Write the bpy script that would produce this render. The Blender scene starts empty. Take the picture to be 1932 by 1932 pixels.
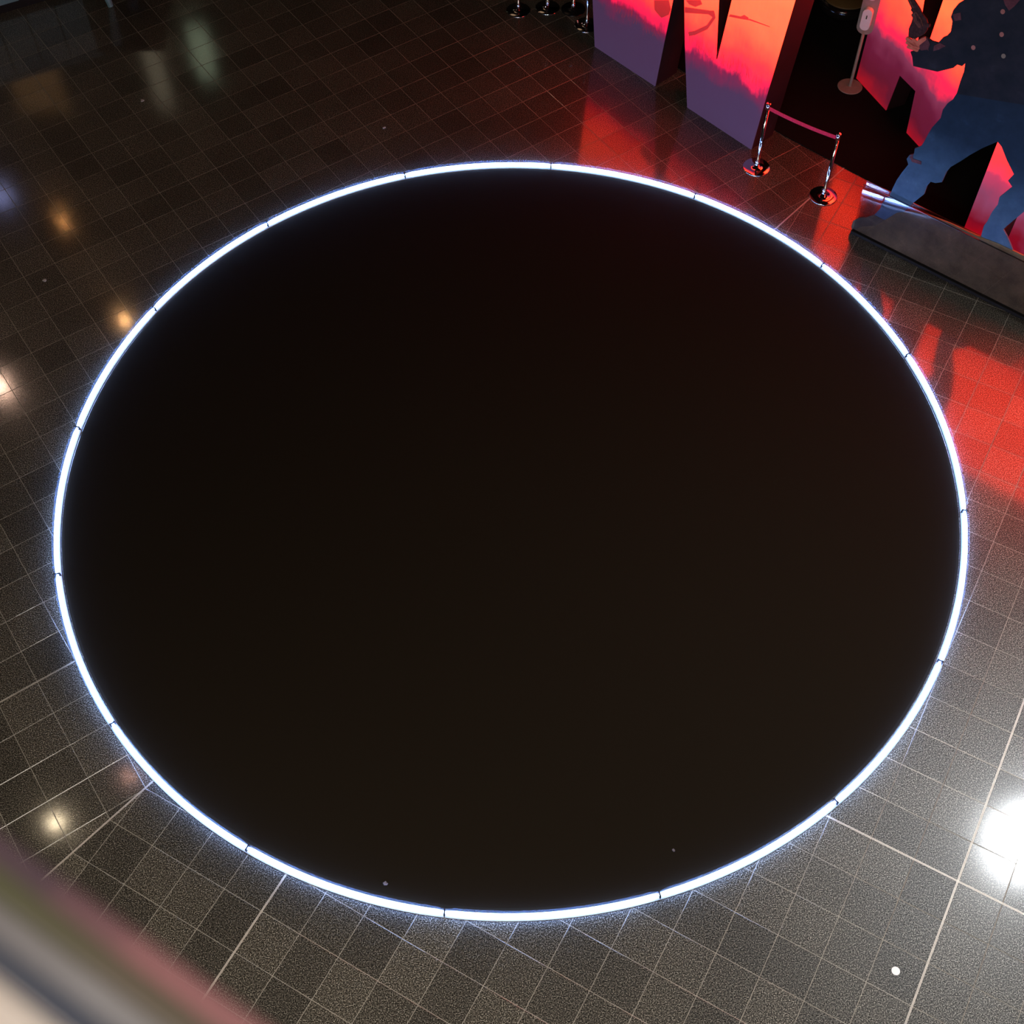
import bpy, bmesh, math, random
from mathutils import Vector, Matrix
from mathutils.geometry import tessellate_polygon

sc = bpy.context.scene
COL = sc.collection
random.seed(7)

# ---------------------------------------------------------------- camera
CAM_H = 11.043                       # eye on an upper gallery, metres above the lobby floor
F_PX, PITCH, ROLL = 2379.02, 0.9801, -0.01428
cam_d = bpy.data.cameras.new('camera')
cam = bpy.data.objects.new('camera', cam_d)
COL.objects.link(cam)
fw = Vector((0, math.cos(PITCH), -math.sin(PITCH)))
x0 = Vector((1, 0, 0)); u0 = x0.cross(fw)
xr = x0 * math.cos(ROLL) + u0 * math.sin(ROLL)
ur = -x0 * math.sin(ROLL) + u0 * math.cos(ROLL)
cam.matrix_world = Matrix(((xr.x, ur.x, -fw.x, 0), (xr.y, ur.y, -fw.y, 0), (xr.z, ur.z, -fw.z, CAM_H), (0, 0, 0, 1)))
cam_d.sensor_width = 36.0
cam_d.lens = 36.0 * F_PX / 1932.0
cam_d.clip_start = 0.05; cam_d.clip_end = 200
cam_d.dof.use_dof = True
cam_d.dof.focus_distance = 14.0
cam_d.dof.aperture_fstop = 3.4
sc.camera = cam

# ---------------------------------------------------------------- world, view
w = bpy.data.worlds.new('world'); sc.world = w; w.use_nodes = True
w.node_tree.nodes['Background'].inputs[0].default_value = (1.0, 0.62, 0.42, 1)
w.node_tree.nodes['Background'].inputs[1].default_value = 0.003
sc.view_settings.view_transform = 'Standard'
sc.view_settings.look = 'None'
sc.view_settings.exposure = 0.0
sc.view_settings.gamma = 1.0
sc.view_settings.use_curve_mapping = False
sc.cycles.use_denoising = True
sc.cycles.sample_clamp_indirect = 8.0
sc.cycles.max_bounces = 6
sc.cycles.transparent_max_bounces = 12

# ---------------------------------------------------------------- unseen fill lights
CEIL = 13.6
def area_light(name, loc, size, power, color, rot=(0, 0, 0), shape='DISK'):
    l = bpy.data.lights.new(name, 'AREA'); l.shape = shape; l.size = size
    l.energy = power; l.color = color
    o = bpy.data.objects.new(name, l); o.location = loc; o.rotation_euler = rot
    COL.objects.link(o); return o
ul = area_light('under_balcony_fill', (-1.6, -2.2, 8.9), 9.0, 1450, (1.0, 0.90, 0.78), (0.25, 0, 0), 'RECTANGLE'); ul.data.size_y = 2.0  # unseen fill added to lift the near floor
area_light('far_hall_fill', (-3.0, 24.0, 13.3), 4.0, 12, (1.0, 0.62, 0.36))  # added fill, dim warm ambience over the far floor
area_light('rail_fill', (-0.6, -1.1, 12.9), 0.5, 78, (1.0, 0.93, 0.86))  # fill added near the camera to light the rail

# ---------------------------------------------------------------- materials
def nt(name):
    m = bpy.data.materials.new(name); m.use_nodes = True
    return m, m.node_tree, m.node_tree.nodes['Principled BSDF']
def N(t, kind, **kw):
    n = t.nodes.new(kind)
    for k, v in kw.items():
        if isinstance(k, str) and hasattr(n, k): setattr(n, k, v)
    return n
def link(t, a, b): t.links.new(a, b)
def ramp(t, stops, interp='LINEAR'):
    r = t.nodes.new('ShaderNodeValToRGB'); cr = r.color_ramp; cr.interpolation = interp
    while len(cr.elements) < len(stops): cr.elements.new(0.5)
    for e, (p, c) in zip(cr.elements, stops):
        e.position = p; e.color = (*c, 1) if len(c) == 3 else c
    return r
def noise(t, scale, detail=3, rough=0.5, vec=None):
    n = t.nodes.new('ShaderNodeTexNoise'); n.inputs['Scale'].default_value = scale
    n.inputs['Detail'].default_value = detail; n.inputs['Roughness'].default_value = rough
    if vec: link(t, vec, n.inputs['Vector'])
    return n
def coords(t): return t.nodes.new('ShaderNodeTexCoord').outputs['Object']
def math_n(t, op, a, b=None, c=None):
    n = t.nodes.new('ShaderNodeMath'); n.operation = op
    for i, v in enumerate((a, b, c)):
        if v is None: continue
        if isinstance(v, (int, float)): n.inputs[i].default_value = v
        else: link(t, v, n.inputs[i])
    return n.outputs[0]

def simple(name, col, rough=0.5, metal=0.0, spec=0.5, var=0.15, scale=20, bump=0.0):
    m, t, b = nt(name)
    n = noise(t, scale, 4, 0.6, coords(t))
    c0 = tuple(max(0, v * (1 - var)) for v in col); c1 = tuple(min(1, v * (1 + var)) for v in col)
    r = ramp(t, [(0.3, c0), (0.7, c1)]); link(t, n.outputs['Fac'], r.inputs[0])
    link(t, r.outputs[0], b.inputs['Base Color'])
    b.inputs['Roughness'].default_value = rough; b.inputs['Metallic'].default_value = metal
    b.inputs['Specular IOR Level'].default_value = spec
    if bump:
        bp = t.nodes.new('ShaderNodeBump'); bp.inputs['Strength'].default_value = bump
        bp.inputs['Distance'].default_value = 0.002
        link(t, n.outputs['Fac'], bp.inputs['Height']); link(t, bp.outputs[0], b.inputs['Normal'])
    return m

def emit(name, col, strength):
    m, t, b = nt(name)
    b.inputs['Base Color'].default_value = (0.8, 0.8, 0.8, 1)
    b.inputs['Emission Color'].default_value = (*col, 1)
    b.inputs['Emission Strength'].default_value = strength
    return m

def granite():
    m, t, b = nt('polished_granite')
    geo = t.nodes.new('ShaderNodeNewGeometry').outputs['Position']
    at = t.nodes.new('ShaderNodeAttribute'); at.attribute_name = 'tone'
    n1 = noise(t, 105, 2, 0.6, geo); n2 = noise(t, 1.3, 2, 0.5, geo)
    sp = ramp(t, [(0.32, (0.004, 0.0034, 0.0023)), (0.48, (0.016, 0.0138, 0.0096)), (0.57, (0.090, 0.079, 0.060)), (0.68, (0.34, 0.31, 0.25))])
    link(t, n1.outputs['Fac'], sp.inputs[0])
    k = math_n(t, 'MULTIPLY_ADD', at.outputs['Fac'], 0.55, 0.74)
    k2 = math_n(t, 'MULTIPLY', k, math_n(t, 'MULTIPLY_ADD', n2.outputs['Fac'], 0.5, 0.75))
    mx = t.nodes.new('ShaderNodeVectorMath'); mx.operation = 'SCALE'
    link(t, sp.outputs[0], mx.inputs[0]); link(t, k2, mx.inputs['Scale'])
    link(t, mx.outputs[0], b.inputs['Base Color'])
    b.inputs['Roughness'].default_value = 0.40
    link(t, math_n(t, 'MULTIPLY_ADD', n1.outputs['Fac'], 2.0, -0.60), b.inputs['Specular IOR Level'])
    link(t, math_n(t, 'MULTIPLY_ADD', at.outputs['Fac'], 0.20, 0.80), b.inputs['Coat Weight'])
    b.inputs['Coat IOR'].default_value = 1.6
    link(t, math_n(t, 'MULTIPLY_ADD', at.outputs['Fac'], 0.02, 0.082), b.inputs['Coat Roughness'])
    bp = t.nodes.new('ShaderNodeBump'); bp.inputs['Strength'].default_value = 0.9
    bp.inputs['Distance'].default_value = 0.0012
    link(t, n1.outputs['Fac'], bp.inputs['Height']); link(t, bp.outputs[0], b.inputs['Normal'])
    return m

def lit_print(name, stops, top=3.3, spikes=0.12, strength=1.0):
    """backlit printed sheet: colour printed by height above the floor, ragged grass-like edges"""
    m, t, b = nt(name)
    oc = t.nodes.new('ShaderNodeTexCoord').outputs['Object']
    sx = t.nodes.new('ShaderNodeSeparateXYZ'); link(t, oc, sx.inputs[0])
    mp = t.nodes.new('ShaderNodeMapping'); mp.inputs['Scale'].default_value = (22, 1, 3.5)
    link(t, oc, mp.inputs[0])
    n1 = noise(t, 1.0, 4, 0.7, mp.outputs[0]); n2 = noise(t, 2.1, 3, 0.5, oc)
    z = math_n(t, 'MULTIPLY_ADD', n1.outputs['Fac'], spikes * 2, sx.outputs['Z'])
    z = math_n(t, 'MULTIPLY_ADD', n2.outputs['Fac'], 0.7, z)
    z = math_n(t, 'SUBTRACT', z, 0.35 + spikes)
    z = math_n(t, 'DIVIDE', z, top)
    def lg(c): return c
    r = ramp(t, [(s / top, lg(c)) for s, c in stops]); link(t, z, r.inputs[0])
    mx = t.nodes.new('ShaderNodeVectorMath'); mx.operation = 'SCALE'; mx.inputs['Scale'].default_value = 1
    link(t, r.outputs[0], mx.inputs[0])
    b.inputs['Base Color'].default_value = (0.05, 0.03, 0.05, 1)
    link(t, mx.outputs[0], b.inputs['Emission Color'])
    b.inputs['Emission Strength'].default_value = strength
    b.inputs['Roughness'].default_value = 0.6
    b.inputs['Specular IOR Level'].default_value = 0.25
    return m

M = {}
M['granite'] = granite()
M['grout'] = simple('grout', (0.27, 0.245, 0.205), 0.6, var=0.25, scale=6)
M['strip'] = simple('brass_joint', (0.66, 0.60, 0.54), 0.4, 0.3, var=0.1)
M['carpet'] = simple('dark_round_carpet', (0.0098, 0.0070, 0.0041), 0.95, spec=0.05, var=0.5, scale=420, bump=0.3)
M['black_mat'] = simple('black_display_mat', (0.006, 0.005, 0.005), 0.9, spec=0.1, var=0.3, scale=60)
M['tube'] = emit('white_light_tube', (0.30, 0.48, 1.0), 31.0)
M['chrome'] = simple('chrome', (0.78, 0.78, 0.80), 0.10, 1.0, var=0.02)
M['dark_chrome'] = simple('blackened_steel', (0.05, 0.05, 0.055), 0.22, 0.9, var=0.1)
M['belt'] = simple('red_belt_fabric', (0.80, 0.03, 0.09), 0.75, spec=0.2, var=0.2, scale=80)
M['belt'].node_tree.nodes['Principled BSDF'].inputs['Emission Strength'].default_value = 0
M['board_edge'] = simple('dark_board_side', (0.022, 0.006, 0.006), 0.6, spec=0.3, var=0.2, scale=4)
M['black_gloss'] = simple('black_gloss', (0.01, 0.008, 0.007), 0.15, spec=0.6, var=0.1)
M['black_matte'] = simple('black_matte', (0.012, 0.010, 0.010), 0.8, spec=0.2, var=0.1)
M['gold_top'] = simple('tan_leather_top', (0.15, 0.09, 0.028), 0.55, spec=0.4, var=0.2, scale=70, bump=0.2)
M['grey_paint'] = simple('warm_grey_paint', (0.28, 0.22, 0.19), 0.5, var=0.1)
M['white_plastic'] = simple('white_plastic', (0.72, 0.74, 0.76), 0.35, var=0.03)
M['pale_panel'] = simple('pale_blue_grey_panel', (0.13, 0.22, 0.24), 0.6, var=0.15, scale=5)
M['scrap'] = simple('pale_scrap', (0.38, 0.35, 0.32), 0.8, var=0.2, scale=60)
M['dull_scrap'] = simple('dull_scrap', (0.11, 0.085, 0.085), 0.9, var=0.2, scale=60)
M['white_paper'] = simple('white_paper', (0.92, 0.90, 0.90), 0.8, var=0.02)
M['wall'] = simple('dark_wall', (0.03, 0.024, 0.02), 0.85, spec=0.1, var=0.2, scale=1)
M['denim'] = None
DATA = {
    'RING': [-0.0177, 7.9697, 4.7995],
    'G1': [-0.1772, 0.3013, 0.59112],
    'G2': [2.8323, 4.031, -0.52294],
    'P1': [[1.2505, 15.2285], -0.84846],
    'P2': [[4.7802, 14.4415], -1.17418],
    'PB': [[4.2716, 11.4564], -0.69086],
    'P3': [[5.6074, 11.4664], -0.69086],
    'L1_rifle': [[1.532, 1.394], [1.941, 1.548], [1.998, 1.577], [2.024, 1.531], [1.997, 1.48], [1.924, 1.488], [1.543, 1.317]],
    'L1_rifle2': [[2.256, 1.656], [2.418, 1.709], [2.461, 1.753], [2.53, 1.752], [2.544, 1.723], [2.44, 1.684], [2.237, 1.617]],
    'L1_scarf': [[1.012, 1.233], [1.26, 1.356], [1.312, 1.246], [1.286, 1.156], [1.167, 1.05], [1.037, 1.1]],
    'L1_body': [[1.536, 1.493], [1.77, 1.609], [1.804, 1.567], [1.701, 1.479], [1.595, 1.463]],
    'L1_strap': [[2.039, 1.494], [1.94, 1.285], [1.758, 1.107], [1.658, 1.039]],
    'jacket': [[0.416, 3.405], [0.35, 3.318], [0.32, 3.235], [0.318, 3.155], [0.348, 3.115], [0.364, 3.005], [0.337, 2.939], [0.304, 2.906], [0.27, 2.827], [0.206, 2.818], [0.142, 2.834], [0.104, 2.753], [0.077, 2.65], [0.015, 2.602], [0.047, 2.558], [0.088, 2.46], [0.213, 2.485], [0.36, 2.515], [0.511, 2.633], [0.54, 2.686], [0.591, 2.69], [0.614, 2.733], [0.629, 2.644], [0.626, 2.52], [0.632, 2.365], [1.785, 2.697], [1.599, 3.326], [1.376, 3.694]],
    'trousers': [[0.633, 2.379], [0.613, 2.281], [0.571, 2.21], [0.545, 2.117], [0.551, 2.008], [0.494, 1.854], [0.472, 1.738], [0.46, 1.647], [0.443, 1.569], [0.382, 1.503], [0.392, 1.43], [0.345, 1.389], [0.329, 1.328], [0.367, 1.268], [0.323, 1.124], [0.292, 0.996], [0.277, 0.873], [0.267, 0.753], [0.207, 0.603], [0.205, 0.515], [0.154, 0.377], [0.371, 0.375], [0.481, 0.599], [0.561, 0.798], [0.652, 0.984], [0.652, 1.108], [0.677, 1.184], [0.733, 1.195], [0.799, 1.244], [0.811, 1.4], [0.833, 1.478], [0.925, 1.619], [0.991, 1.733], [1.089, 1.877], [1.218, 2.033], [1.278, 1.997], [1.386, 1.868], [1.509, 1.745], [1.477, 1.64], [1.545, 1.59], [1.46, 1.396], [1.473, 1.296], [1.446, 1.172], [1.436, 1.026], [1.419, 0.945], [1.434, 0.795], [1.492, 0.657], [1.783, 0.585], [1.984, 0.668], [1.953, 0.765], [1.843, 0.784], [1.782, 0.862], [1.701, 0.956], [1.635, 1.016], [1.656, 1.085], [1.765, 1.356], [1.853, 1.729], [1.873, 2.239], [1.781, 2.708]],
    'boot': [[0.153, 0.384], [0.082, 0.301], [-0.014, 0.236], [-0.074, 0.149], [-0.079, 0.063], [-0.053, 0.004], [0.015, 0.0], [0.206, 0.008], [0.369, 0.383]],
    'ground': [[-0.029, 0.027], [0.061, 0.141], [0.217, 0.25], [0.329, 0.427], [0.418, 0.571], [0.607, 0.696], [0.754, 0.74], [1.051, 0.774], [1.385, 0.783], [1.639, 0.813], [1.978, 0.814], [2.349, 0.814], [2.657, -0.006], [2.268, 0.0], [0.0, 0.0]],
    'gun': [[-0.185, 3.154], [-0.11, 3.075], [-0.109, 3.051], [-0.082, 3.031], [-0.092, 3.002], [-0.066, 2.976], [-0.067, 2.913], [-0.076, 2.846], [-0.055, 2.759], [0.016, 2.752], [0.062, 2.811], [0.099, 2.853], [0.119, 2.912], [0.113, 2.972], [0.081, 3.021], [0.012, 3.066], [-0.02, 3.101], [-0.123, 3.18]],
    'guntop': [[-0.185, 3.154], [-0.375, 3.33], [-0.312, 3.367], [-0.123, 3.18]],
    'collar': [[0.764, 3.551], [0.798, 3.502], [0.859, 3.457], [0.897, 3.526], [0.931, 3.621]],
    'palm': [[0.055, 2.769], [0.106, 2.83], [0.149, 2.83], [0.195, 2.78], [0.19, 2.714], [0.127, 2.673], [0.073, 2.687]],
    'finger1': [[-0.059, 2.731], [0.03, 2.706]],
    'finger2': [[-0.048, 2.691], [0.08, 2.684]],
    'finger3': [[-0.024, 2.65], [0.076, 2.656]],
    'finger4': [[0.011, 2.75], [0.072, 2.712]],
    'thumb': [[0.074, 2.746], [0.123, 2.813]],
    'button': [[0.803, 3.422], [0.87, 3.193], [0.641, 2.938], [0.962, 2.983]],
    'JOINTS': [105.64, 83.01, 60.25, 37.55, 18.02, -7.98, -30.18, -52.54, -74.83, -97.37, -119.81, -142.15, -164.46, 172.78, 150.43, 128.31],
    'seamA': [-4.162, 3.606],
    'seamB': [3.674, 11.957],
    'rail': {"e1": [[-0.2112, 0.18], [-0.0976, 0.1053]], "e2": [[-0.2088, 0.169], [-0.1155, 0.1055]], "e3": [[-0.2049, 0.1508], [-0.1335, 0.1057]], "e4": [[-0.2023, 0.1384], [-0.1535, 0.106]], "e5": [[-0.199, 0.123], [-0.1749, 0.1063]]},
    'post1': [3.21, 12.693],
    'post2': [3.988, 12.143],
    'san': [4.665, 14.264],
    'c1': [0.194, 16.082],
    'c2': [0.615, 16.135],
    'c3': [0.952, 15.977],
    'c4': [1.161, 15.713],
    'foot': [-5.705, 16.271],
    'k0': [-7.275, 16.157],
    'k1': [-6.614, 16.495],
    's1': [-4.924, 14.198],
    's2': [-5.604, 10.869],
    's3': [-1.622, 13.572],
    's4': [-1.163, 3.478],
    's5': [1.395, 3.741],
    's6': [3.189, 2.677],
    'mat': [[3.613, 13.322], [4.475, 12.536]],
}

DATA_LAMPS = [
    (-10.07, 22.66, 0.075, (1.0, 0.50, 0.18), 420.0, 'amber downlight above the left side'),
    (-12.39, 26.4, 0.06, (1.0, 0.42, 0.12), 260.0, 'small amber downlight at the far left'),
    (-12.87, 20.51, 0.17, (1.0, 0.62, 0.45), 160.0, 'pinkish downlight at the left wall'),
    (-9.3, 9.09, 0.10, (1.0, 0.80, 0.52), 170.0, 'warm white downlight above the near left'),
    (-7.95, 10.03, 0.09, (1.0, 0.50, 0.36), 50.0, 'dim warm downlight above the near left'),
    (-14.36, 27.47, 0.35, (0.45, 0.50, 1.0), 8.0, 'bluish downlight at the far left'),
]

# ---------------------------------------------------------------- object helpers
def tag(o, label=None, cat=None, group=None, kind=None):
    if label: o['label'] = label
    if cat: o['category'] = cat
    if group: o['group'] = group
    if kind: o['kind'] = kind
    return o
def empty(name, loc=(0, 0, 0), rz=0.0):
    o = bpy.data.objects.new(name, None); COL.objects.link(o)
    o.location = loc; o.rotation_euler = (0, 0, rz); o.empty_display_size = 0.1
    return o
def obj(name, bm, mat, parent=None, smooth=False, loc=(0, 0, 0), rot=(0, 0, 0)):
    me = bpy.data.meshes.new(name)
    bmesh.ops.recalc_face_normals(bm, faces=bm.faces)
    bm.to_mesh(me); bm.free()
    if smooth:
        for p in me.polygons: p.use_smooth = True
    me.materials.append(mat)
    o = bpy.data.objects.new(name, me); COL.objects.link(o)
    o.location = loc; o.rotation_euler = rot
    if parent: o.parent = parent
    return o
def box(bm, c, s, rz=0.0, bev=0.0):
    r = bmesh.ops.create_cube(bm, size=1.0)
    vs = r['verts']
    for v in vs: v.co = Vector((v.co.x * s[0], v.co.y * s[1], v.co.z * s[2]))
    if bev:
        es = list({e for v in vs for e in v.link_edges})
        rb = bmesh.ops.bevel(bm, geom=es, offset=bev, segments=2, affect='EDGES')
        vs = list({v for f in rb['faces'] for v in f.verts} | {v for v in vs if v.is_valid})
    m = Matrix.Translation(c) @ Matrix.Rotation(rz, 4, 'Z')
    for v in vs: v.co = m @ v.co
def B(): return bmesh.new()
def lathe(prof, seg=40, bm=None):
    bm = bm or B(); rings = []
    for r, z in prof:
        if r < 1e-6: rings.append([bm.verts.new((0, 0, z))])
        else: rings.append([bm.verts.new((r * math.cos(2 * math.pi * i / seg), r * math.sin(2 * math.pi * i / seg), z)) for i in range(seg)])
    for a, b in zip(rings, rings[1:]):
        if len(a) == 1 and len(b) == 1: continue
        for i in range(seg):
            j = (i + 1) % seg
            if len(a) == 1: bm.faces.new((a[0], b[i], b[j]))
            elif len(b) == 1: bm.faces.new((a[i], a[j], b[0]))
            else: bm.faces.new((a[i], a[j], b[j], b[i]))
    return bm
def sheet(pts, y0, y1, bm=None, bev=0.0):
    """extruded outline: pts are (along, up) metres in the object's own plane, y0 front, y1 back"""
    bm = bm or B()
    n = len(pts)
    f = [bm.verts.new((u, y0, z)) for u, z in pts]; k = [bm.verts.new((u, y1, z)) for u, z in pts]
    for a_, b_, c_ in tessellate_polygon([[Vector((u, z, 0)) for u, z in pts]]):
        bm.faces.new((f[a_], f[b_], f[c_])); bm.faces.new((k[c_], k[b_], k[a_]))
    for i in range(n):
        j = (i + 1) % n
        bm.faces.new((f[i], k[i], k[j], f[j]))
    return bm
def tube(pts, radii, seg=10, bm=None):
    bm = bm or B(); rings = []
    pts = [Vector(p) for p in pts]
    for i, p in enumerate(pts):
        a = pts[max(i - 1, 0)]; b = pts[min(i + 1, len(pts) - 1)]; d = (b - a).normalized()
        s = d.orthogonal().normalized(); q = d.cross(s)
        rr = radii[i] if isinstance(radii, (list, tuple)) else radii
        rings.append([bm.verts.new(p + (s * math.cos(2 * math.pi * k / seg) + q * math.sin(2 * math.pi * k / seg)) * rr) for k in range(seg)])
    for a, b in zip(rings, rings[1:]):
        for k in range(seg):
            bm.faces.new((a[k], a[(k + 1) % seg], b[(k + 1) % seg], b[k]))
    bm.faces.new(rings[0]); bm.faces.new(list(reversed(rings[-1])))
    return bm
def copy_tree(o, parent=None, **kw):
    c = o.copy(); COL.objects.link(c); c.parent = parent
    for ch in list(o.children): copy_tree(ch, c)
    return c

# ---------------------------------------------------------------- floor
RX, RY, RR = DATA['RING']
SEAM_A = Vector(DATA['seamA'][:2]); SEAM_B = Vector(DATA['seamB'][:2])
sd = (SEAM_B - SEAM_A).normalized(); sn = Vector((-sd.y, sd.x))        # sn points to the upper-left field
T = 0.4
floor = empty('floor'); floor['kind'] = 'structure'
bm = B(); box(bm, (1, 14, -0.063), (46, 46, 0.122)); obj('grout_bed', bm, M['grout'], floor)

def clip(poly, o, n):
    out = []
    for i, p in enumerate(poly):
        q = poly[(i + 1) % len(poly)]
        a = (p - o).dot(n); b = (q - o).dot(n)
        if a >= 0: out.append(p)
        if (a >= 0) != (b >= 0): out.append(p + (q - p) * (a / (a - b)))
    return out
def project(p):
    d = Vector((p[0], p[1], p[2] - CAM_H if len(p) > 2 else -CAM_H)); z = d.dot(fw)
    if z < 0.1: return None
    return 966 + F_PX * d.dot(xr) / z, 966 - F_PX * d.dot(ur) / z
C1 = Vector(DATA['mat'][0]); C2 = Vector(DATA['mat'][1])
md = (C2 - C1).normalized(); mn = Vector((-md.y, md.x))
tiles = []
rt = random.Random(3)
for fld, key in ((1, 'G1'), (2, 'G2')):
    ox, oy, ang = DATA[key]; ca, sa = math.cos(ang), math.sin(ang)
    U = Vector((ca, sa)); W = Vector((-sa, ca)); O = Vector((ox, oy))
    wide_u = {3, -10} if fld == 2 else set()
    wide_w = {0} if fld == 2 else {17}
    for i in range(-60, 90):
        for j in range(-60, 90):
            g = 0.0028
            a0 = i * T + (0.009 if i in wide_u else g); a1 = (i + 1) * T - (0.009 if i + 1 in wide_u else g)
            b0 = j * T + (0.009 if j in wide_w else g); b1 = (j + 1) * T - (0.009 if j + 1 in wide_w else g)
            c = O + U * (a0 + a1) / 2 + W * (b0 + b1) / 2
            if not (-14 < c.x < 12 and -1.5 < c.y < 27): continue
            tone = rt.random() ** 1.3
            dz = rt.uniform(-0.0006, 0.0006); tl = (rt.gauss(0, 0.00035), rt.gauss(0, 0.00035))
            poly = [O + U * a + W * b for a, b in ((a0, b0), (a1, b0), (a1, b1), (a0, b1))]
            poly = clip(poly, SEAM_A, sn if fld == 1 else -sn)
            if poly: poly = clip([p for p in poly], SEAM_A + (sn if fld == 1 else -sn) * 0.007, sn if fld == 1 else -sn)
            if len(poly) < 3: continue
            if all(math.hypot(p.x - RX, p.y - RY) < RR - 0.12 for p in poly): continue
            pr = [project((p.x, p.y, 0)) for p in poly]
            area = 0
            if all(pr):
                area = abs(sum(pr[k][0] * pr[(k + 1) % len(pr)][1] - pr[(k + 1) % len(pr)][0] * pr[k][1] for k in range(len(pr)))) / 2
                mx = sum(q[0] for q in pr) / len(pr); my = sum(q[1] for q in pr) / len(pr)
                if not (0 < mx < 1932 and 0 < my < 1932): area *= 0.01
                cc = sum(poly, Vector((0, 0))) / len(poly)
                if math.hypot(cc.x - RX, cc.y - RY) < RR: area *= 0.2
                if (cc - C1).dot(mn) > 0.2 and (cc - C1).dot(md) > 0: area *= 0.01
            tiles.append((area, poly, tone, dz, tl))
tiles.sort(key=lambda q: -q[0])
def add_tile(bm, lay, poly, tone, dz, tl, ctr):
    c = sum(poly, Vector((0, 0))) / len(poly); ar = abs(sum(poly[k].x * poly[(k + 1) % len(poly)].y - poly[(k + 1) % len(poly)].x * poly[k].y for k in range(len(poly)))) / 2
    if ar < 1e-4: return
    ins = 0.0018
    def hz(p): return 0.0 + dz + (p.x - c.x) * tl[0] + (p.y - c.y) * tl[1]
    top = []
    for p in poly:
        q = p + (c - p).normalized() * ins * 1.4
        top.append(bm.verts.new((q.x - ctr.x, q.y - ctr.y, hz(q))))
    mid = [bm.verts.new((p.x - ctr.x, p.y - ctr.y, hz(p) - 0.0012)) for p in poly]
    bot = [bm.verts.new((p.x - ctr.x, p.y - ctr.y, -0.006)) for p in poly]
    n = len(poly); fs = [bm.faces.new(top)]
    for a, b in ((top, mid), (mid, bot)):
        for k in range(n): fs.append(bm.faces.new((a[k], b[k], b[(k + 1) % n], a[(k + 1) % n])))
    for f in fs: f[lay] = tone
for area, poly, tone, dz, tl in tiles[:300]:
    bm = B(); lay = bm.faces.layers.float.new('tone')
    c = sum(poly, Vector((0, 0))) / len(poly)
    add_tile(bm, lay, poly, tone, dz, tl, c)
    obj('tile', bm, M['granite'], floor, loc=(c.x, c.y, 0))
bm = B(); lay = bm.faces.layers.float.new('tone')
for area, poly, tone, dz, tl in tiles[300:]: add_tile(bm, lay, poly, tone, dz, tl, Vector((0, 0)))
o = obj('small_tiles', bm, M['granite'], floor); o['kind'] = 'stuff'

def joint(a, b, name='joint_strip'):
    a = Vector(a); b = Vector(b); d = (b - a).normalized(); n = Vector((-d.y, d.x)); bm = B(); L = (b - a).length
    for s in (-1, 1):
        c = (a + b) / 2 + n * s * 0.0055
        box(bm, (c.x, c.y, -0.0035), (L, 0.003, 0.010), math.atan2(d.y, d.x))
    obj(name, bm, M['strip'], floor)
def seam_split(lo, hi):
    """keep only the part of a line outside the round carpet"""
    lo = Vector(lo); hi = Vector(hi); d = (hi - lo).normalized(); c = Vector((RX, RY)); t = (c - lo).dot(d)
    h = (lo + d * t - c).length
    if h > RR: return [(lo, hi)]
    k = math.sqrt(RR * RR - h * h); out = []
    L = (hi - lo).length
    if t - k > 0: out.append((lo, lo + d * min(t - k, L)))
    if t + k < L: out.append((lo + d * max(t + k, 0), hi))
    return out
for a, b in seam_split(SEAM_A - sd * 3, SEAM_B + sd * 1.0): joint(a, b)
ox, oy, ang = DATA['G2']; U = Vector((math.cos(ang), math.sin(ang))); W = Vector((-U.y, U.x)); O = Vector((ox, oy))
for a, b in seam_split(O + U * 3 * T - W * 14 * T, O + U * 3 * T + W * 13 * T): joint(a, b)
for a, b in seam_split(O - U * 10 * T - W * 14 * T, O - U * 10 * T - W * 6.9 * T): joint(a, b)
for a, b in seam_split(O - U * 1.5 * T, O + U * 12 * T): joint(a, b)

# ---------------------------------------------------------------- dark round carpet with its ring of light tubes
bm = lathe([(0, 0.012), (RR - 0.075, 0.012), (RR - 0.05, 0.008), (RR - 0.045, -0.004), (0, -0.004)], 160)
o = obj('round_carpet', bm, M['carpet'], loc=(RX, RY, 0.002))
tag(o, 'huge round near-black carpet lying inside the ring of white light', 'carpet')
ring = empty('light_ring', (RX, RY, 0)); tag(ring, 'great ring of white glowing tubes lying around the round black carpet', 'light ring')
mt, t_, b_ = nt('frosted_channel')
b_.inputs['Base Color'].default_value = (0.50, 0.60, 0.72, 1); b_.inputs['Roughness'].default_value = 0.3
M['channel'] = mt
mc, t_, b_ = nt('milky_cover'); t_.nodes.remove(b_)
tr = t_.nodes.new('ShaderNodeBsdfTransparent'); tr.inputs[0].default_value = (0.97, 0.98, 1.0, 1)
tl_ = t_.nodes.new('ShaderNodeBsdfTranslucent'); tl_.inputs[0].default_value = (0.6, 0.75, 1.0, 1)
mxs = t_.nodes.new('ShaderNodeMixShader'); mxs.inputs[0].default_value = 0.035
link(t_, tr.outputs[0], mxs.inputs[1]); link(t_, tl_.outputs[0], mxs.inputs[2]); link(t_, mxs.outputs[0], t_.nodes['Material Output'].inputs[0])
M['cover'] = mc
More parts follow.
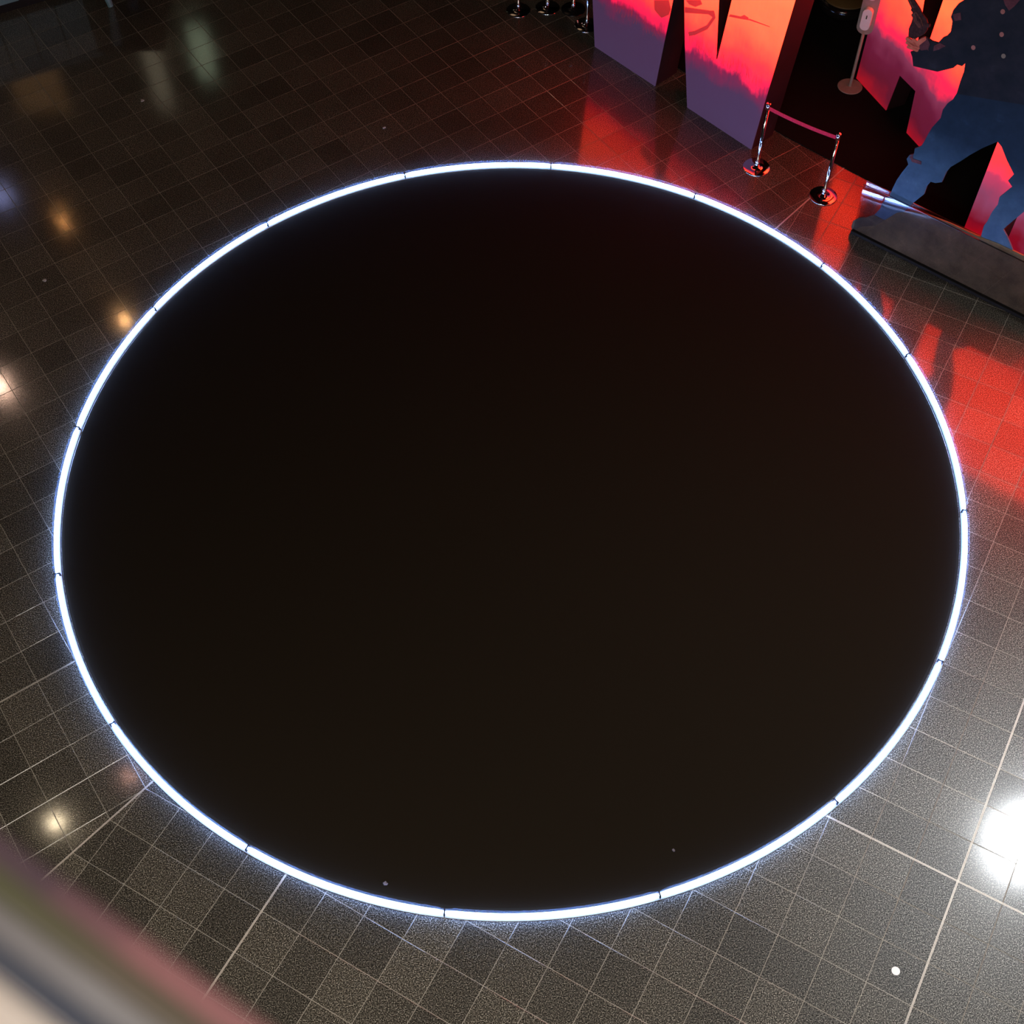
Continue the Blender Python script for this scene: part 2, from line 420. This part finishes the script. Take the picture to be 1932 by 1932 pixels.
def arc_tube(name, a0, a1, r, z, rad, mat, seg=10, n=26):
    bm = B(); rings = []
    for k in range(n + 1):
        a = a0 + (a1 - a0) * k / n; q = rad * (0.6 if k in (0, n) else 1.0)
        rings.append([bm.verts.new(((r + q * math.cos(2 * math.pi * s / seg)) * math.cos(a), (r + q * math.cos(2 * math.pi * s / seg)) * math.sin(a), z + q * math.sin(2 * math.pi * s / seg))) for s in range(seg)])
    for p, q in zip(rings, rings[1:]):
        for k in range(seg): bm.faces.new((p[k], q[k], q[(k + 1) % seg], p[(k + 1) % seg]))
    bm.faces.new(rings[0]); bm.faces.new(list(reversed(rings[-1])))
    return obj(name, bm, mat, ring, smooth=True)
def arc_prof(name, a0, a1, prof, mat, n=26):
    bm = B(); rings = []
    for k in range(n + 1):
        a = a0 + (a1 - a0) * k / n
        rings.append([bm.verts.new((r * math.cos(a), r * math.sin(a), z)) for r, z in prof])
    m = len(prof)
    for p, q in zip(rings, rings[1:]):
        for k in range(m): bm.faces.new((p[k], q[k], q[(k + 1) % m], p[(k + 1) % m]))
    bm.faces.new(rings[0]); bm.faces.new(list(reversed(rings[-1])))
    return obj(name, bm, mat, ring)
JA = sorted(math.radians(a) for a in DATA['JOINTS'])
for i, a in enumerate(JA):
    b = JA[(i + 1) % len(JA)]
    if b < a: b += 2 * math.pi
    g = 0.0013
    arc_prof('channel', a + g / 2, b - g / 2, [(RR - 0.034, 0.0), (RR + 0.034, 0.0), (RR + 0.034, 0.012), (RR + 0.022, 0.022), (RR - 0.022, 0.022), (RR - 0.034, 0.012)], M['channel'])
    arc_tube('light_tube', a + g, b - g, RR, 0.050, 0.019, M['tube'], 12)
    arc_tube('clear_cover', a + g, b - g, RR, 0.066, 0.038, M['cover'], 14)
    bm = B(); box(bm, (RR, 0, 0.045), (0.060, 0.014, 0.06), bev=0.004); o = obj('tube_socket', bm, M['black_matte'], ring, rot=(0, 0, a))

# ---------------------------------------------------------------- the letter-shaped lit boards
def place(name, key): (ox_, oy_), an = DATA[key]; return empty(name, (ox_, oy_, 0.0), an)
def face_pair(parent, pts, mat, depth, holes=False, name='lit_face'):
    f = obj(name, sheet(pts, 0.0, 0.012), mat, parent)
    bm = B(); pp = pts
    for i in range(len(pp)):
        a, b = pp[i], pp[(i + 1) % len(pp)]
        vs = [bm.verts.new((a[0], 0.012, a[1])), bm.verts.new((b[0], 0.012, b[1])), bm.verts.new((b[0], depth, b[1])), bm.verts.new((a[0], depth, a[1]))]
        bm.faces.new(vs)
    bk = [bm.verts.new((u, depth, z)) for u, z in pp]
    for a_, b_, c_ in tessellate_polygon([[Vector((u, z, 0)) for u, z in pp]]): bm.faces.new((bk[a_], bk[b_], bk[c_]))
    obj('side_return', bm, M['board_edge'], parent)
    return f
purple = (0.060, 0.026, 0.072)
L1M = lit_print('sunset_print', [(0.0, (0.050, 0.026, 0.066)), (0.62, (0.052, 0.022, 0.060)), (0.82, (0.20, 0.006, 0.045)), (0.93, (1.0, 0.006, 0.07)), (1.06, (2.2, 0.02, 0.06)), (1.22, (3.2, 0.050, 0.04)), (1.6, (4.6, 0.16, 0.055)), (2.2, (4.0, 0.26, 0.085)), (3.2, (2.0, 0.08, 0.04))])
L2M = lit_print('sunset_print_red', [(0.0, (0.36, 0.002, 0.008)), (0.30, (0.11, 0.003, 0.014)), (0.60, (0.13, 0.006, 0.028)), (0.85, (0.22, 0.030, 0.075)), (1.05, (1.3, 0.016, 0.08)), (1.35, (4.2, 0.09, 0.05)), (1.9, (8.0, 0.24, 0.07)), (3.2, (6.5, 0.18, 0.06))], spikes=0.04)
L3M = lit_print('sunset_print_tall', [(0.0, (0.36, 0.002, 0.008)), (0.25, (0.20, 0.003, 0.014)), (0.60, (0.26, 0.05, 0.12)), (0.95, (0.60, 0.045, 0.12)), (1.2, (2.4, 0.05, 0.06)), (1.6, (5.0, 0.10, 0.06)), (2.2, (9.0, 0.26, 0.08)), (3.9, (9.5, 0.28, 0.09))], top=4.0, spikes=0.04)
dk = lit_print('dark_red_print', [(0.0, (0.05, 0.01, 0.01)), (1.3, (0.55, 0.015, 0.012)), (2.0, (1.0, 0.03, 0.02))], spikes=0.0)  # darker red ink of the motifs and grass

b1 = place('letter_board', 'P1')
tag(b1, 'letter-shaped board glowing orange over violet, left of the red tape barrier', 'display board', 'glowing letter boards')
TOP = 3.15
face_pair(b1, [(0, 0.0), (1.176, 0.0), (1.321, 1.386), (1.40, TOP), (-0.30, TOP), (-0.087, 0.687)], L1M, 0.42)
face_pair(b1, [(1.777, 0.0), (2.923, 0.0), (2.997, 0.858), (3.138, 2.288), (3.20, TOP), (2.40, TOP), (2.244, 1.844), (2.157, 0.961), (2.137, 0.951), (2.045, 1.746), (1.93, 2.9), (1.42, 2.9), (1.51, 1.48), (1.607, 0.879)], L1M, 0.42)
def motif(parent, pts, mat=None, name='printed_motif', y=-0.003):
    return obj(name, sheet(pts, y, -0.0005), mat or dk, parent)
motif(b1, [(u, z) for u, z in DATA['L1_rifle']]); motif(b1, DATA['L1_rifle2']); motif(b1, DATA['L1_body']); motif(b1, DATA['L1_scarf'])
st = DATA['L1_strap']
motif(b1, [(u, z) for u, z in st] + [(u - 0.02, z + 0.05) for u, z in reversed(st)])
motif(b1, [(2.544, 1.745), (2.86, 1.80), (2.86, 1.792), (2.544, 1.725)])
rg = random.Random(5)
bm = B()
for (u0_, u1_, zb) in ((0.35, 1.18, 0.80), (1.66, 2.14, 1.0), (2.2, 2.95, 1.02)):
    for k in range(46):
        u = rg.uniform(u0_, u1_); z = zb + rg.uniform(-0.10, 0.06); h = rg.uniform(0.05, 0.20); ln = rg.uniform(-0.05, 0.05)
        v = [bm.verts.new(p) for p in ((u, -0.003, z), (u + 0.006, -0.003, z), (u + ln, -0.003, z + h))]
        bm.faces.new(v)
o = obj('printed_grass', bm, dk, b1); o['kind'] = 'stuff'

b2 = place('letter_board', 'P2')
tag(b2, 'letter-shaped board glowing red behind the hand sanitiser stand and the cutout man', 'display board', 'glowing letter boards')
face_pair(b2, [(0, 0.0), (0.732, 0.0), (0.797, 0.61), (1.159, 0.619), (1.229, 0.0), (1.95, 0.0), (2.0, TOP), (1.20, TOP), (1.133, 1.359), (1.02, 1.20), (0.93, 1.20), (0.834, 1.72), (0.70, TOP), (0.0, TOP)], L2M, 0.30)
b3 = place('letter_board', 'P3')
tag(b3, 'letter-shaped board glowing pink red between and right of the legs of the cutout man', 'display board', 'glowing letter boards')
face_pair(b3, [(0, 0.0), (3.2, 0.0), (3.2, 3.9), (0.0, 3.9)], L3M, 0.30)

# black mat under the boards, stretched left over bare tiles to darken them
bm = B()
bk = (C2 - C1); far = mn
poly = [C1, C1 + md * 1.35, C1 + md * 5.2 + mn * 0.0, C1 + md * 5.2 + mn * 5.5, C1 + mn * 5.5 - md * 2.0, C1 + Vector((-0.661, 0.75)) * 3.0, C1 + Vector((-0.661, 0.75)) * 0.02]
top = [bm.verts.new((p.x, p.y, 0.012)) for p in poly]; bot = [bm.verts.new((p.x, p.y, 0.0015)) for p in poly]
bm.faces.new(top); bm.faces.new(list(reversed(bot)))
for i in range(len(poly)):
    j = (i + 1) % len(poly); bm.faces.new((top[i], bot[i], bot[j], top[j]))
o = obj('floor_mat', bm, M['black_mat']); tag(o, 'black mat on the floor under the glowing letter boards, extended to darken tiles on its left', 'mat')

# ---------------------------------------------------------------- cutout man with revolver, standing behind a low clear guard
def cloth(name, c0, c1, sc_=9.0):
    m, t, b = nt(name); oc = coords(t)
    n = noise(t, sc_, 6, 0.65, oc); n2 = noise(t, 60, 2, 0.5, oc)
    r = ramp(t, [(0.35, c0), (0.62, c1), (0.78, tuple(v * 1.8 for v in c1))]); link(t, n.outputs['Fac'], r.inputs[0])
    link(t, r.outputs[0], b.inputs['Base Color']); b.inputs['Roughness'].default_value = 0.55
    b.inputs['Specular IOR Level'].default_value = 0.25
    return m
M['jacket'] = cloth('dark_jacket_print', (0.010, 0.013, 0.024), (0.022, 0.022, 0.036), 5)
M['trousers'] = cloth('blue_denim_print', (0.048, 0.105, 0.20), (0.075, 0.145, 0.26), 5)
tt = M['trousers'].node_tree; bs = tt.nodes['Principled BSDF']      # the denim colour darkens towards the thigh
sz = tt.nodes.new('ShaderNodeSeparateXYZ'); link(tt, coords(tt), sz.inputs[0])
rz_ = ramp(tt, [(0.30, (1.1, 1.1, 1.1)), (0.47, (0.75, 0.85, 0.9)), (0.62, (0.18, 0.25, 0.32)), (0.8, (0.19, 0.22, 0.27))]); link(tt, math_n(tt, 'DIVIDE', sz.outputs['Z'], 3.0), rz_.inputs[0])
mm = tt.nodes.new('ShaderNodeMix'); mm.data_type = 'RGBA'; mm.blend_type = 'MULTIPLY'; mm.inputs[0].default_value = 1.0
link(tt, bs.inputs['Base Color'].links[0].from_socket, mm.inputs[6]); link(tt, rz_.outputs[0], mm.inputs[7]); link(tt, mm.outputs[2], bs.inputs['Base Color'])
M['boot'] = cloth('brown_boot_print', (0.07, 0.05, 0.036), (0.13, 0.10, 0.07))
M['earth'] = cloth('brown_earth_print', (0.12, 0.082, 0.04), (0.23, 0.16, 0.085), 3)
M['skin'] = cloth('printed_skin', (0.70, 0.15, 0.11), (0.85, 0.24, 0.18))
M['gun'] = cloth('printed_gunmetal', (0.030, 0.010, 0.012), (0.08, 0.03, 0.035), 30)
M['button'] = simple('printed_button', (0.45, 0.17, 0.16), 0.5)
M['crease'] = cloth('printed_crease', (0.10, 0.03, 0.05), (0.16, 0.05, 0.07), 20)
fig = place('cutout_man', 'PB')
tag(fig, 'tall cutout of a man in blue trousers holding a revolver, behind a low clear guard', 'cutout figure')
FY = 0.035
def pr(name, key, mat, dy=0.0, th=0.02, par=fig, pts=None):
    return obj(name, sheet(pts or DATA[key], FY - dy, FY - dy + th), mat, par)
pr('jacket', None, M['jacket'], 0.002, pts=DATA['jacket'] + [(0.95, 3.72), (0.72, 3.66), (0.50, 3.52)])
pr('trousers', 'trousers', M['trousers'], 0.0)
pr('boot', 'boot', M['boot'], 0.003)
pr('ground_print', 'ground', M['earth'], 0.006)
pr('revolver', 'gun', M['gun'], 0.003)
pr('revolver_barrel', 'guntop', M['gun'], 0.003)
M['gun_light'] = cloth('printed_gun_highlight', (0.10, 0.03, 0.03), (0.20, 0.07, 0.06), 30)
pr('cylinder', None, M['gun_light'], 0.006, 0.02, pts=[(-0.085, 3.02), (-0.045, 3.06), (0.035, 3.00), (0.07, 2.94), (0.03, 2.90), (-0.05, 2.95)])
for k_ in range(3):
    o_ = 0.028 * k_
    pr('flute', None, M['gun'], 0.009, 0.02, pts=[(-0.055 + o_, 3.035 - o_ * .7), (-0.046 + o_, 3.043 - o_ * .7), (0.004 + o_, 2.975 - o_ * .7), (-0.006 + o_, 2.967 - o_ * .7)])
pr('barrel_rib', None, M['gun_light'], 0.006, 0.02, pts=[(-0.335, 3.345), (-0.322, 3.352), (-0.085, 3.09), (-0.10, 3.08)])
pr('hammer', None, M['gun'], 0.004, 0.02, pts=[(0.06, 2.98), (0.13, 2.985), (0.135, 2.955), (0.09, 2.93)])
pr('collar', 'collar', M['crease'], 0.005, 0.02)
pr('palm', 'palm', M['crease'], 0.006)
def capsule2(a, b, r0, r1, n=8):
    a = Vector(a); b = Vector(b); d = (b - a).normalized(); an = math.atan2(d.y, d.x); pts = []
    for k in range(n + 1):
        q = an + math.pi / 2 + math.pi * k / n; pts.append((a.x + r0 * math.cos(q), a.y + r0 * math.sin(q)))
    for k in range(n + 1):
        q = an - math.pi / 2 + math.pi * k / n; pts.append((b.x + r1 * math.cos(q), b.y + r1 * math.sin(q)))
    return pts
for k, r in (('finger1', 0.023), ('finger2', 0.021), ('finger3', 0.019), ('finger4', 0.021)):
    a, b = DATA[k]; pr('finger', None, M['skin'], 0.009, 0.02, pts=capsule2(a, b, r * 0.85, r))
a, b = DATA['thumb']; pr('thumb', None, M['skin'], 0.010, 0.02, pts=capsule2(a, b, 0.026, 0.019))
for k, (u, z) in enumerate(DATA['button']):
    pr('button', None, M['button'] if k < 3 else M['grey_paint'], 0.004, 0.02, pts=[(u + 0.023 * math.cos(q * math.pi / 8), z + 0.026 * math.sin(q * math.pi / 8)) for q in range(16)])
# soft printed creases on sleeve, shoulder and knee
for pts in ([(0.33, 3.19), (0.40, 3.24), (0.43, 3.17), (0.37, 3.13)],
            [(0.12, 2.80), (0.17, 2.76), (0.20, 2.70), (0.16, 2.72)], [(0.24, 2.78), (0.29, 2.84), (0.36, 2.83), (0.30, 2.76), (0.25, 2.72)],
            [(0.352, 1.375), (0.385, 1.43), (0.40, 1.37), (0.50, 1.385), (0.51, 1.345), (0.40, 1.325)]):
    pr('printed_crease', None, M['crease'], 0.004, 0.02, pts=pts)
# hat, head and shoulders above the picture
pr('head', None, M['skin'], 0.001, pts=[(0.80, 3.50), (0.95, 3.52), (1.06, 3.66), (1.10, 3.90), (0.72, 3.90), (0.74, 3.66)])
pr('hat', None, M['jacket'], 0.003, pts=[(0.45, 3.90), (1.38, 3.90), (1.42, 3.95), (1.14, 3.99), (1.10, 4.20), (0.92, 4.16), (0.74, 4.21), (0.70, 3.99), (0.42, 3.95)])
bm = B(); box(bm, (1.35, 0.035, 0.022), (2.8, 0.10, 0.040)); obj('plinth_strip', bm, M['black_matte'], fig)
bm = B(); box(bm, (1.60, 0.30, 0.45), (0.05, 0.45, 0.9)); obj('back_strut', bm, M['black_matte'], fig)

mg, t_, b_ = nt('clear_acrylic')
t_.nodes.remove(b_)
tr = t_.nodes.new('ShaderNodeBsdfTransparent'); tr.inputs[0].default_value = (0.80, 0.78, 0.80, 1)
gl = t_.nodes.new('ShaderNodeBsdfGlossy'); gl.inputs['Roughness'].default_value = 0.015; gl.inputs[0].default_value = (1, 1, 1, 1)
fr = t_.nodes.new('ShaderNodeFresnel'); fr.inputs[0].default_value = 1.5
bf = t_.nodes.new('ShaderNodeNewGeometry').outputs['Backfacing']
mxs = t_.nodes.new('ShaderNodeMixShader'); link(t_, math_n(t_, 'MULTIPLY', math_n(t_, 'MAXIMUM', fr.outputs[0], 0.08), math_n(t_, 'SUBTRACT', 1.0, bf)), mxs.inputs[0])
link(t_, tr.outputs[0], mxs.inputs[1]); link(t_, gl.outputs[0], mxs.inputs[2]); link(t_, mxs.outputs[0], t_.nodes['Material Output'].inputs[0])
M['acrylic'] = mg
gd = fig
for y in (0.0, 0.075):
    o = obj('clear_pane', sheet([(-0.03, 0.02), (2.9, 0.02), (2.9, 0.762), (-0.06, 0.762)], y - 0.002, y + 0.002), M['acrylic'], gd)
bm = B(); box(bm, (1.42, 0.0, 0.765), (2.96, 0.010, 0.008)); box(bm, (1.42, 0.075, 0.765), (2.96, 0.010, 0.008))
obj('top_edge', bm, M['black_gloss'], gd)

# ---------------------------------------------------------------- barrier posts
def post(name, x, y, h, base='chrome', label='', group=None, head=True):
    e = empty(name, (x, y, 0)); tag(e, label, 'barrier post', group)
    obj('base', lathe([(0, 0.0), (0.172, 0.0), (0.176, 0.004), (0.174, 0.010), (0.168, 0.014), (0.10, 0.020), (0.04, 0.026), (0.028, 0.060), (0, 0.060)], 48), M[base], e, smooth=True)
    obj('pole', lathe([(0.024, 0.058), (0.024, h - 0.09), (0, h - 0.09)], 24), M['chrome'], e, smooth=True)
    obj('collar', lathe([(0.030, 0.056), (0.030, 0.11), (0.024, 0.115)], 24), M['chrome'], e, smooth=True)
    hd = obj('head', lathe([(0.024, h - 0.09), (0.031, h - 0.085), (0.031, h - 0.008), (0.026, h), (0, h)], 24), M['chrome'], e, smooth=True)
    return e
p1 = DATA['post1']; p2 = DATA['post2']
post('barrier_post', p1[0], p1[1], 1.0, label='chrome barrier post by the glowing board, at the left end of the red tape')
post('barrier_post', p2[0], p2[1], 0.98, label='chrome barrier post beside the red reflection, at the right end of the red tape')
a = Vector((p1[0], p1[1])); b = Vector((p2[0], p2[1])); d = (b - a).normalized()
bm = B(); n_ = 16; prev = None
for k in range(n_ + 1):
    s = k / n_; q = a + d * 0.028 + (b - a - d * 0.056) * s; z = 0.93 - 0.02 * s - 0.020 * 4 * s * (1 - s)
    nn = Vector((-d.y, d.x)) * 0.0012
    cur = [bm.verts.new((q.x + nn.x, q.y + nn.y, z + 0.026)), bm.verts.new((q.x - nn.x, q.y - nn.y, z + 0.026)), bm.verts.new((q.x - nn.x, q.y - nn.y, z - 0.026)), bm.verts.new((q.x + nn.x, q.y + nn.y, z - 0.026))]
    if prev:
        for j in range(4): bm.faces.new((prev[j], cur[j], cur[(j + 1) % 4], prev[(j + 1) % 4]))
    else: bm.faces.new(cur)
    prev = cur
bm.faces.new(list(reversed(prev)))
o = obj('barrier_tape', bm, M['belt']); tag(o, 'red tape stretched between the two chrome barrier posts', 'tape')
lab = {'c1': 'chrome stand base standing alone at top centre, leftmost of its row of four',
       'c2': 'chrome stand at the top edge, second from the left of its row of four',
       'c3': 'black-based stand with a chrome pole, third from the left at the top edge',
       'c4': 'chrome stand right beside the violet corner of the leftmost glowing board'}
for k in ('c1', 'c2', 'c3', 'c4'):
    q = (0.985, 16.09) if k == 'c3' else DATA[k]; post('barrier_post', q[0], q[1], 1.0, base='dark_chrome' if k == 'c3' else 'chrome', label=lab[k], group='parked barrier posts')

# ---------------------------------------------------------------- hand sanitiser stand
q = DATA['san']
s = empty('sanitiser_stand', (q[0], q[1], 0.012), -0.45)
tag(s, 'grey floor stand with a round base and white dispensers before the glowing red board', 'stand')
obj('base', lathe([(0, 0), (0.165, 0), (0.168, 0.005), (0.160, 0.012), (0.03, 0.016), (0, 0.016)], 40), M['grey_paint'], s, smooth=False)
obj('pole', lathe([(0.021, 0.014), (0.021, 0.90), (0, 0.90)], 20), M['grey_paint'], s, smooth=True)
def rounded(w_, z0, z1, r, n=8):
    pts = []
    for cx_, cz_, a0 in ((-w_ / 2 + r, z0 + r, math.pi), (w_ / 2 - r, z0 + r, 1.5 * math.pi), (w_ / 2 - r, z1 - r, 0), (-w_ / 2 + r, z1 - r, math.pi / 2)):
        for k in range(n + 1): pts.append((cx_ + r * math.cos(a0 + math.pi / 2 * k / n), cz_ + r * math.sin(a0 + math.pi / 2 * k / n)))
    return pts
obj('back_board', sheet(rounded(0.215, 0.83, 1.78, 0.10), -0.020, -0.002), M['grey_paint'], s)
for z0 in (0.93, 1.36):
    dsp = obj('dispenser', sheet(rounded(0.125, z0, z0 + 0.30, 0.060), -0.085, -0.020), M['white_plastic'], s)
    bmq = B(); box(bmq, (0.0, -0.087, z0 + 0.19), (0.012, 0.006, 0.05)); obj('slot', bmq, M['black_gloss'], dsp)

# ---------------------------------------------------------------- round pouf behind it
e = empty('round_pouf', (4.86, 16.02, 0.0)); tag(e, 'low round black glossy pouf with a tan top at the top edge', 'pouf')
obj('body', lathe([(0, 0.013), (0.30, 0.013), (0.35, 0.03), (0.385, 0.10), (0.375, 0.17), (0.345, 0.205), (0.0, 0.205)], 56), M['black_gloss'], e, smooth=True)
obj('seat_top', lathe([(0.30, 0.20), (0.335, 0.212), (0.32, 0.225), (0, 0.232)], 56), M['gold_top'], e, smooth=True)

# ---------------------------------------------------------------- counter corner at top left
k0 = Vector(DATA['k0'][:2]); k1 = Vector(DATA['k1'][:2]); kd = (k1 - k0).normalized()
e = empty('service_counter', (k0.x, k0.y, 0), math.atan2(kd.y, kd.x)); tag(e, 'pale blue-grey panelled counter on a black skirting at the top left corner', 'counter')
bm = B(); box(bm, (-0.4, 0.34, 0.06), (3.4, 0.64, 0.12)); obj('skirting', bm, M['black_matte'], e)
for i in range(8):
    bm = B(); box(bm, (-2.0 + i * 0.425, 0.36, 0.57), (0.405, 0.70, 0.90), bev=0.006); obj('panel', bm, M['pale_panel'], e)
bm = B(); box(bm, (-0.5, 0.36, 1.05), (3.5, 0.78, 0.06), bev=0.01); obj('counter_top', bm, M['pale_panel'], e)
q = DATA['foot']
e = empty('display_table', (q[0], q[1] + 0.05, 0)); tag(e, 'pale pointed table leg touching the floor right of the counter', 'table')
for (lx, ly, tx, ty) in ((0, 0, -0.12, 0.12), (0.1, 1.1, -0.02, 0.98), (1.2, 0.25, 1.32, 0.13) , (1.25, 1.15, 1.37, 1.27)):
    if (lx, ly) == (1.2, 0.25): continue
    obj('leg', tube([(lx, ly, 0.0), (tx, ty, 0.70)], [0.040, 0.095], 8), M['pale_panel'], e)
bm = B(); box(bm, (0.1, 0.6, 0.72), (1.0, 1.3, 0.04), bev=0.008); obj('table_top', bm, M['black_matte'], e)

# ---------------------------------------------------------------- litter
def scrap(key, r, label, mat='scrap', round_=False, h=0.008):
    x, y = DATA[key][:2]; rs = random.Random(key); bm = B(); n = 18 if round_ else 9
    z0 = 0.014 if math.hypot(x - RX, y - RY) < RR - 0.08 else 0.002
    rad = [r * (1 if round_ else rs.uniform(0.6, 1.25)) for _ in range(n)]
    bot = [bm.verts.new((rad[k] * math.cos(2 * math.pi * k / n), rad[k] * math.sin(2 * math.pi * k / n), 0)) for k in range(n)]
    tp = [bm.verts.new((rad[k] * .9 * math.cos(2 * math.pi * k / n), rad[k] * .9 * math.sin(2 * math.pi * k / n), h * (1 if round_ else rs.uniform(.5, 1.5)))) for k in range(n)]
    c = bm.verts.new((0, 0, h)); cb = bm.verts.new((0, 0, 0))
    for k in range(n):
        j = (k + 1) % n; bm.faces.new((bot[k], bot[j], tp[j], tp[k])); bm.faces.new((tp[k], tp[j], c)); bm.faces.new((bot[j], bot[k], cb))
    o = obj('paper_disc' if round_ else 'paper_scrap', bm, M[mat], loc=(x, y, z0)); tag(o, label, 'paper' if round_ else 'litter')
scrap('s6', 0.036, 'small round white paper disc on the tiles at lower right', 'white_paper', True, 0.002)
scrap('s1', 0.028, 'pale scrap on the tiles at upper left, below the counter')
scrap('s2', 0.026, 'pale scrap on the dark tiles left of the light ring')
scrap('s3', 0.020, 'dull scrap on the tiles just above the light ring')
scrap('s4', 0.022, 'dull scrap on the carpet near the lowest part of the light ring', 'dull_scrap')
scrap('s5', 0.014, 'tiny scrap on the carpet at its lower right', 'dull_scrap')

# ---------------------------------------------------------------- balcony rail close to the camera (out of focus)
RZ = CAM_H - 0.5
e1 = Vector(DATA['rail']['e1'][0] ); rdv = Vector((0.8356, -0.5494)); rnv = Vector((-0.5494, -0.8356))
rl = empty('balcony_rail', (e1.x, e1.y, RZ), math.atan2(rdv.y, rdv.x)); tag(rl, 'blurred banded balcony rail close by in the lower left corner', 'railing')
def rail_mat(name, a, b, rough=0.5):  # tint along the rail stands in for scenery mirrored in its glass
    m, t, bs = nt(name); oc = t.nodes.new('ShaderNodeTexCoord').outputs['Object']
    sx = t.nodes.new('ShaderNodeSeparateXYZ'); link(t, oc, sx.inputs[0])
    n = noise(t, 18, 2, 0.5, oc); v = math_n(t, 'MULTIPLY_ADD', n.outputs['Fac'], 0.6, math_n(t, 'MULTIPLY_ADD', sx.outputs['X'], 6.0, -0.3))
    r = ramp(t, [(0.15, a), (0.75, b)]); link(t, v, r.inputs[0]); link(t, r.outputs[0], bs.inputs['Base Color'])
    bs.inputs['Roughness'].default_value = rough; return m
def strip(name, o0, o1, zt, mat, thick=0.02):
    bm = B(); box(bm, (0.0, -(o0 + o1) / 2, zt - thick / 2), (3.0, o1 - o0, thick), bev=min(0.002, (o1 - o0) * 0.2)); return obj(name, bm, mat, rl)
strip('red_reflection_band', 0.0, 0.0088, 0.0, rail_mat('red_reflection_tint', (0.12, 0.07, 0.09), (0.46, 0.19, 0.19)))
strip('brown_reflection_band', 0.0088, 0.0202, 0.0005, rail_mat('brown_reflection_band', (0.12, 0.115, 0.06), (0.16, 0.12, 0.085)))
strip('grey_reflection_band', 0.0202, 0.030, 0.001, rail_mat('grey_reflection_tint', (0.26, 0.235, 0.23), (0.36, 0.34, 0.34)))
strip('blue_reflection_band', 0.030, 0.0413, 0.001, rail_mat('blue_grey_reflection_tint', (0.09, 0.095, 0.12), (0.075, 0.085, 0.12)))
strip('handrail', 0.0413, 0.20, 0.002, rail_mat('cream_handrail', (0.80, 0.68, 0.58), (0.84, 0.74, 0.66)), 0.03)
bm = B(); box(bm, (0.0, -0.10, -0.62), (3.0, 0.03, 1.20)); obj('parapet', bm, M['wall'], rl)
bm = B(); box(bm, (0, -2.1, 9.2), (40, 4.1, 0.3)); tag(obj('balcony_floor', bm, M['wall']), kind='structure')

# ---------------------------------------------------------------- shell of the hall and its lamps
bm = B(); box(bm, (1, 13, CEIL + 0.1), (44, 44, 0.2)); tag(obj('ceiling', bm, M['wall']), kind='structure')
bm = B(); box(bm, (1, 34, 6.8), (44, 0.3, 13.6)); tag(obj('wall_back', bm, M['wall']), kind='structure')
bm = B(); box(bm, (-20, 13, 6.8), (0.3, 42, 13.6)); tag(obj('wall_left', bm, M['wall']), kind='structure')
bm = B(); box(bm, (22, 13, 6.8), (0.3, 42, 13.6)); tag(obj('wall_right', bm, M['wall']), kind='structure')
bm = B(); box(bm, (1, -8, 6.8), (44, 0.3, 13.6)); tag(obj('wall_front', bm, M['wall']), kind='structure')
def lamp(x, y, r, col, st_, label):
    e = empty('ceiling_lamp', (x, y, CEIL)); tag(e, label, 'lamp', 'lamps of the hall ceiling')
    obj('housing', lathe([(0, 0), (r * 1.25, 0), (r * 1.25, -0.10), (r * 1.02, -0.10), (r * 1.02, -0.06), (0, -0.06)], 32), M['black_matte'], e)
    obj('bulb', lathe([(0, -0.065), (r, -0.065), (r * 0.9, -0.095), (0, -0.10)], 32), emit('lamp_glow', col, st_), e)
for (x, y, r, c, s_, l) in DATA_LAMPS: lamp(x, y, r, c, s_, l)

e = empty('stage_spotlight', (10.05, 8.27, 13.1)); tag(e, 'big white spotlight under the ceiling on the right, deep snoot added to cut its spill', 'lamp')
e.rotation_mode = 'QUATERNION'; e.rotation_quaternion = Vector((-10.05, -8.27, -24.1)).to_track_quat('-Z', 'Y')
obj('housing', lathe([(0, 0.16), (0.22, 0.14), (0.35, 0.02), (0.36, -0.90), (0.345, -0.90), (0.335, 0.0), (0, 0.0)], 40), M['black_matte'], e, smooth=True)  # snoot made deep to keep the light off the far floor
obj('bulb', lathe([(0, -0.01), (0.31, -0.01), (0.28, -0.04), (0, -0.05)], 32), emit('spot_glow', (0.93, 0.97, 1.0), 1850.0), e)
obj('yoke', tube([(0, -0.02, 0.1), (0.05, 0.08, 0.5)], 0.02, 8), M['black_matte'], e)
def glow_panel(x, z0, z1, w_, col, st_, label):  # glowing panels added for the streaks they mirror in the floor
    e = empty('added_glow_panel', (x, 31.0, z0)); tag(e, label, 'glow_panel', 'glow panels added by the far wall')
    bm = B(); box(bm, (0, 0.04, (z1 - z0) / 2), (w_ + 0.1, 0.06, z1 - z0 + 0.1)); obj('frame', bm, M['black_matte'], e)
    bm = B(); box(bm, (0, 0.0, (z1 - z0) / 2), (w_, 0.02, z1 - z0), bev=0.005); obj('lit_face', bm, emit('panel_glow', col, st_), e)
glow_panel(-8.65, 10.6, 12.3, 0.55, (0.80, 1.0, 0.66), 1.5, 'tall greenish white glowing panel added for its floor streak, rightmost by the far wall')
glow_panel(-10.1, 11.2, 13.3, 0.50, (1.0, 0.86, 0.58), 0.9, 'tall cream glowing panel added for its floor streak, between the green and amber ones')
glow_panel(-13.7, 11.6, 13.4, 1.5, (1.0, 0.50, 0.15), 0.42, 'wide amber glowing panel added for its floor smear, at the left end of the far wall')
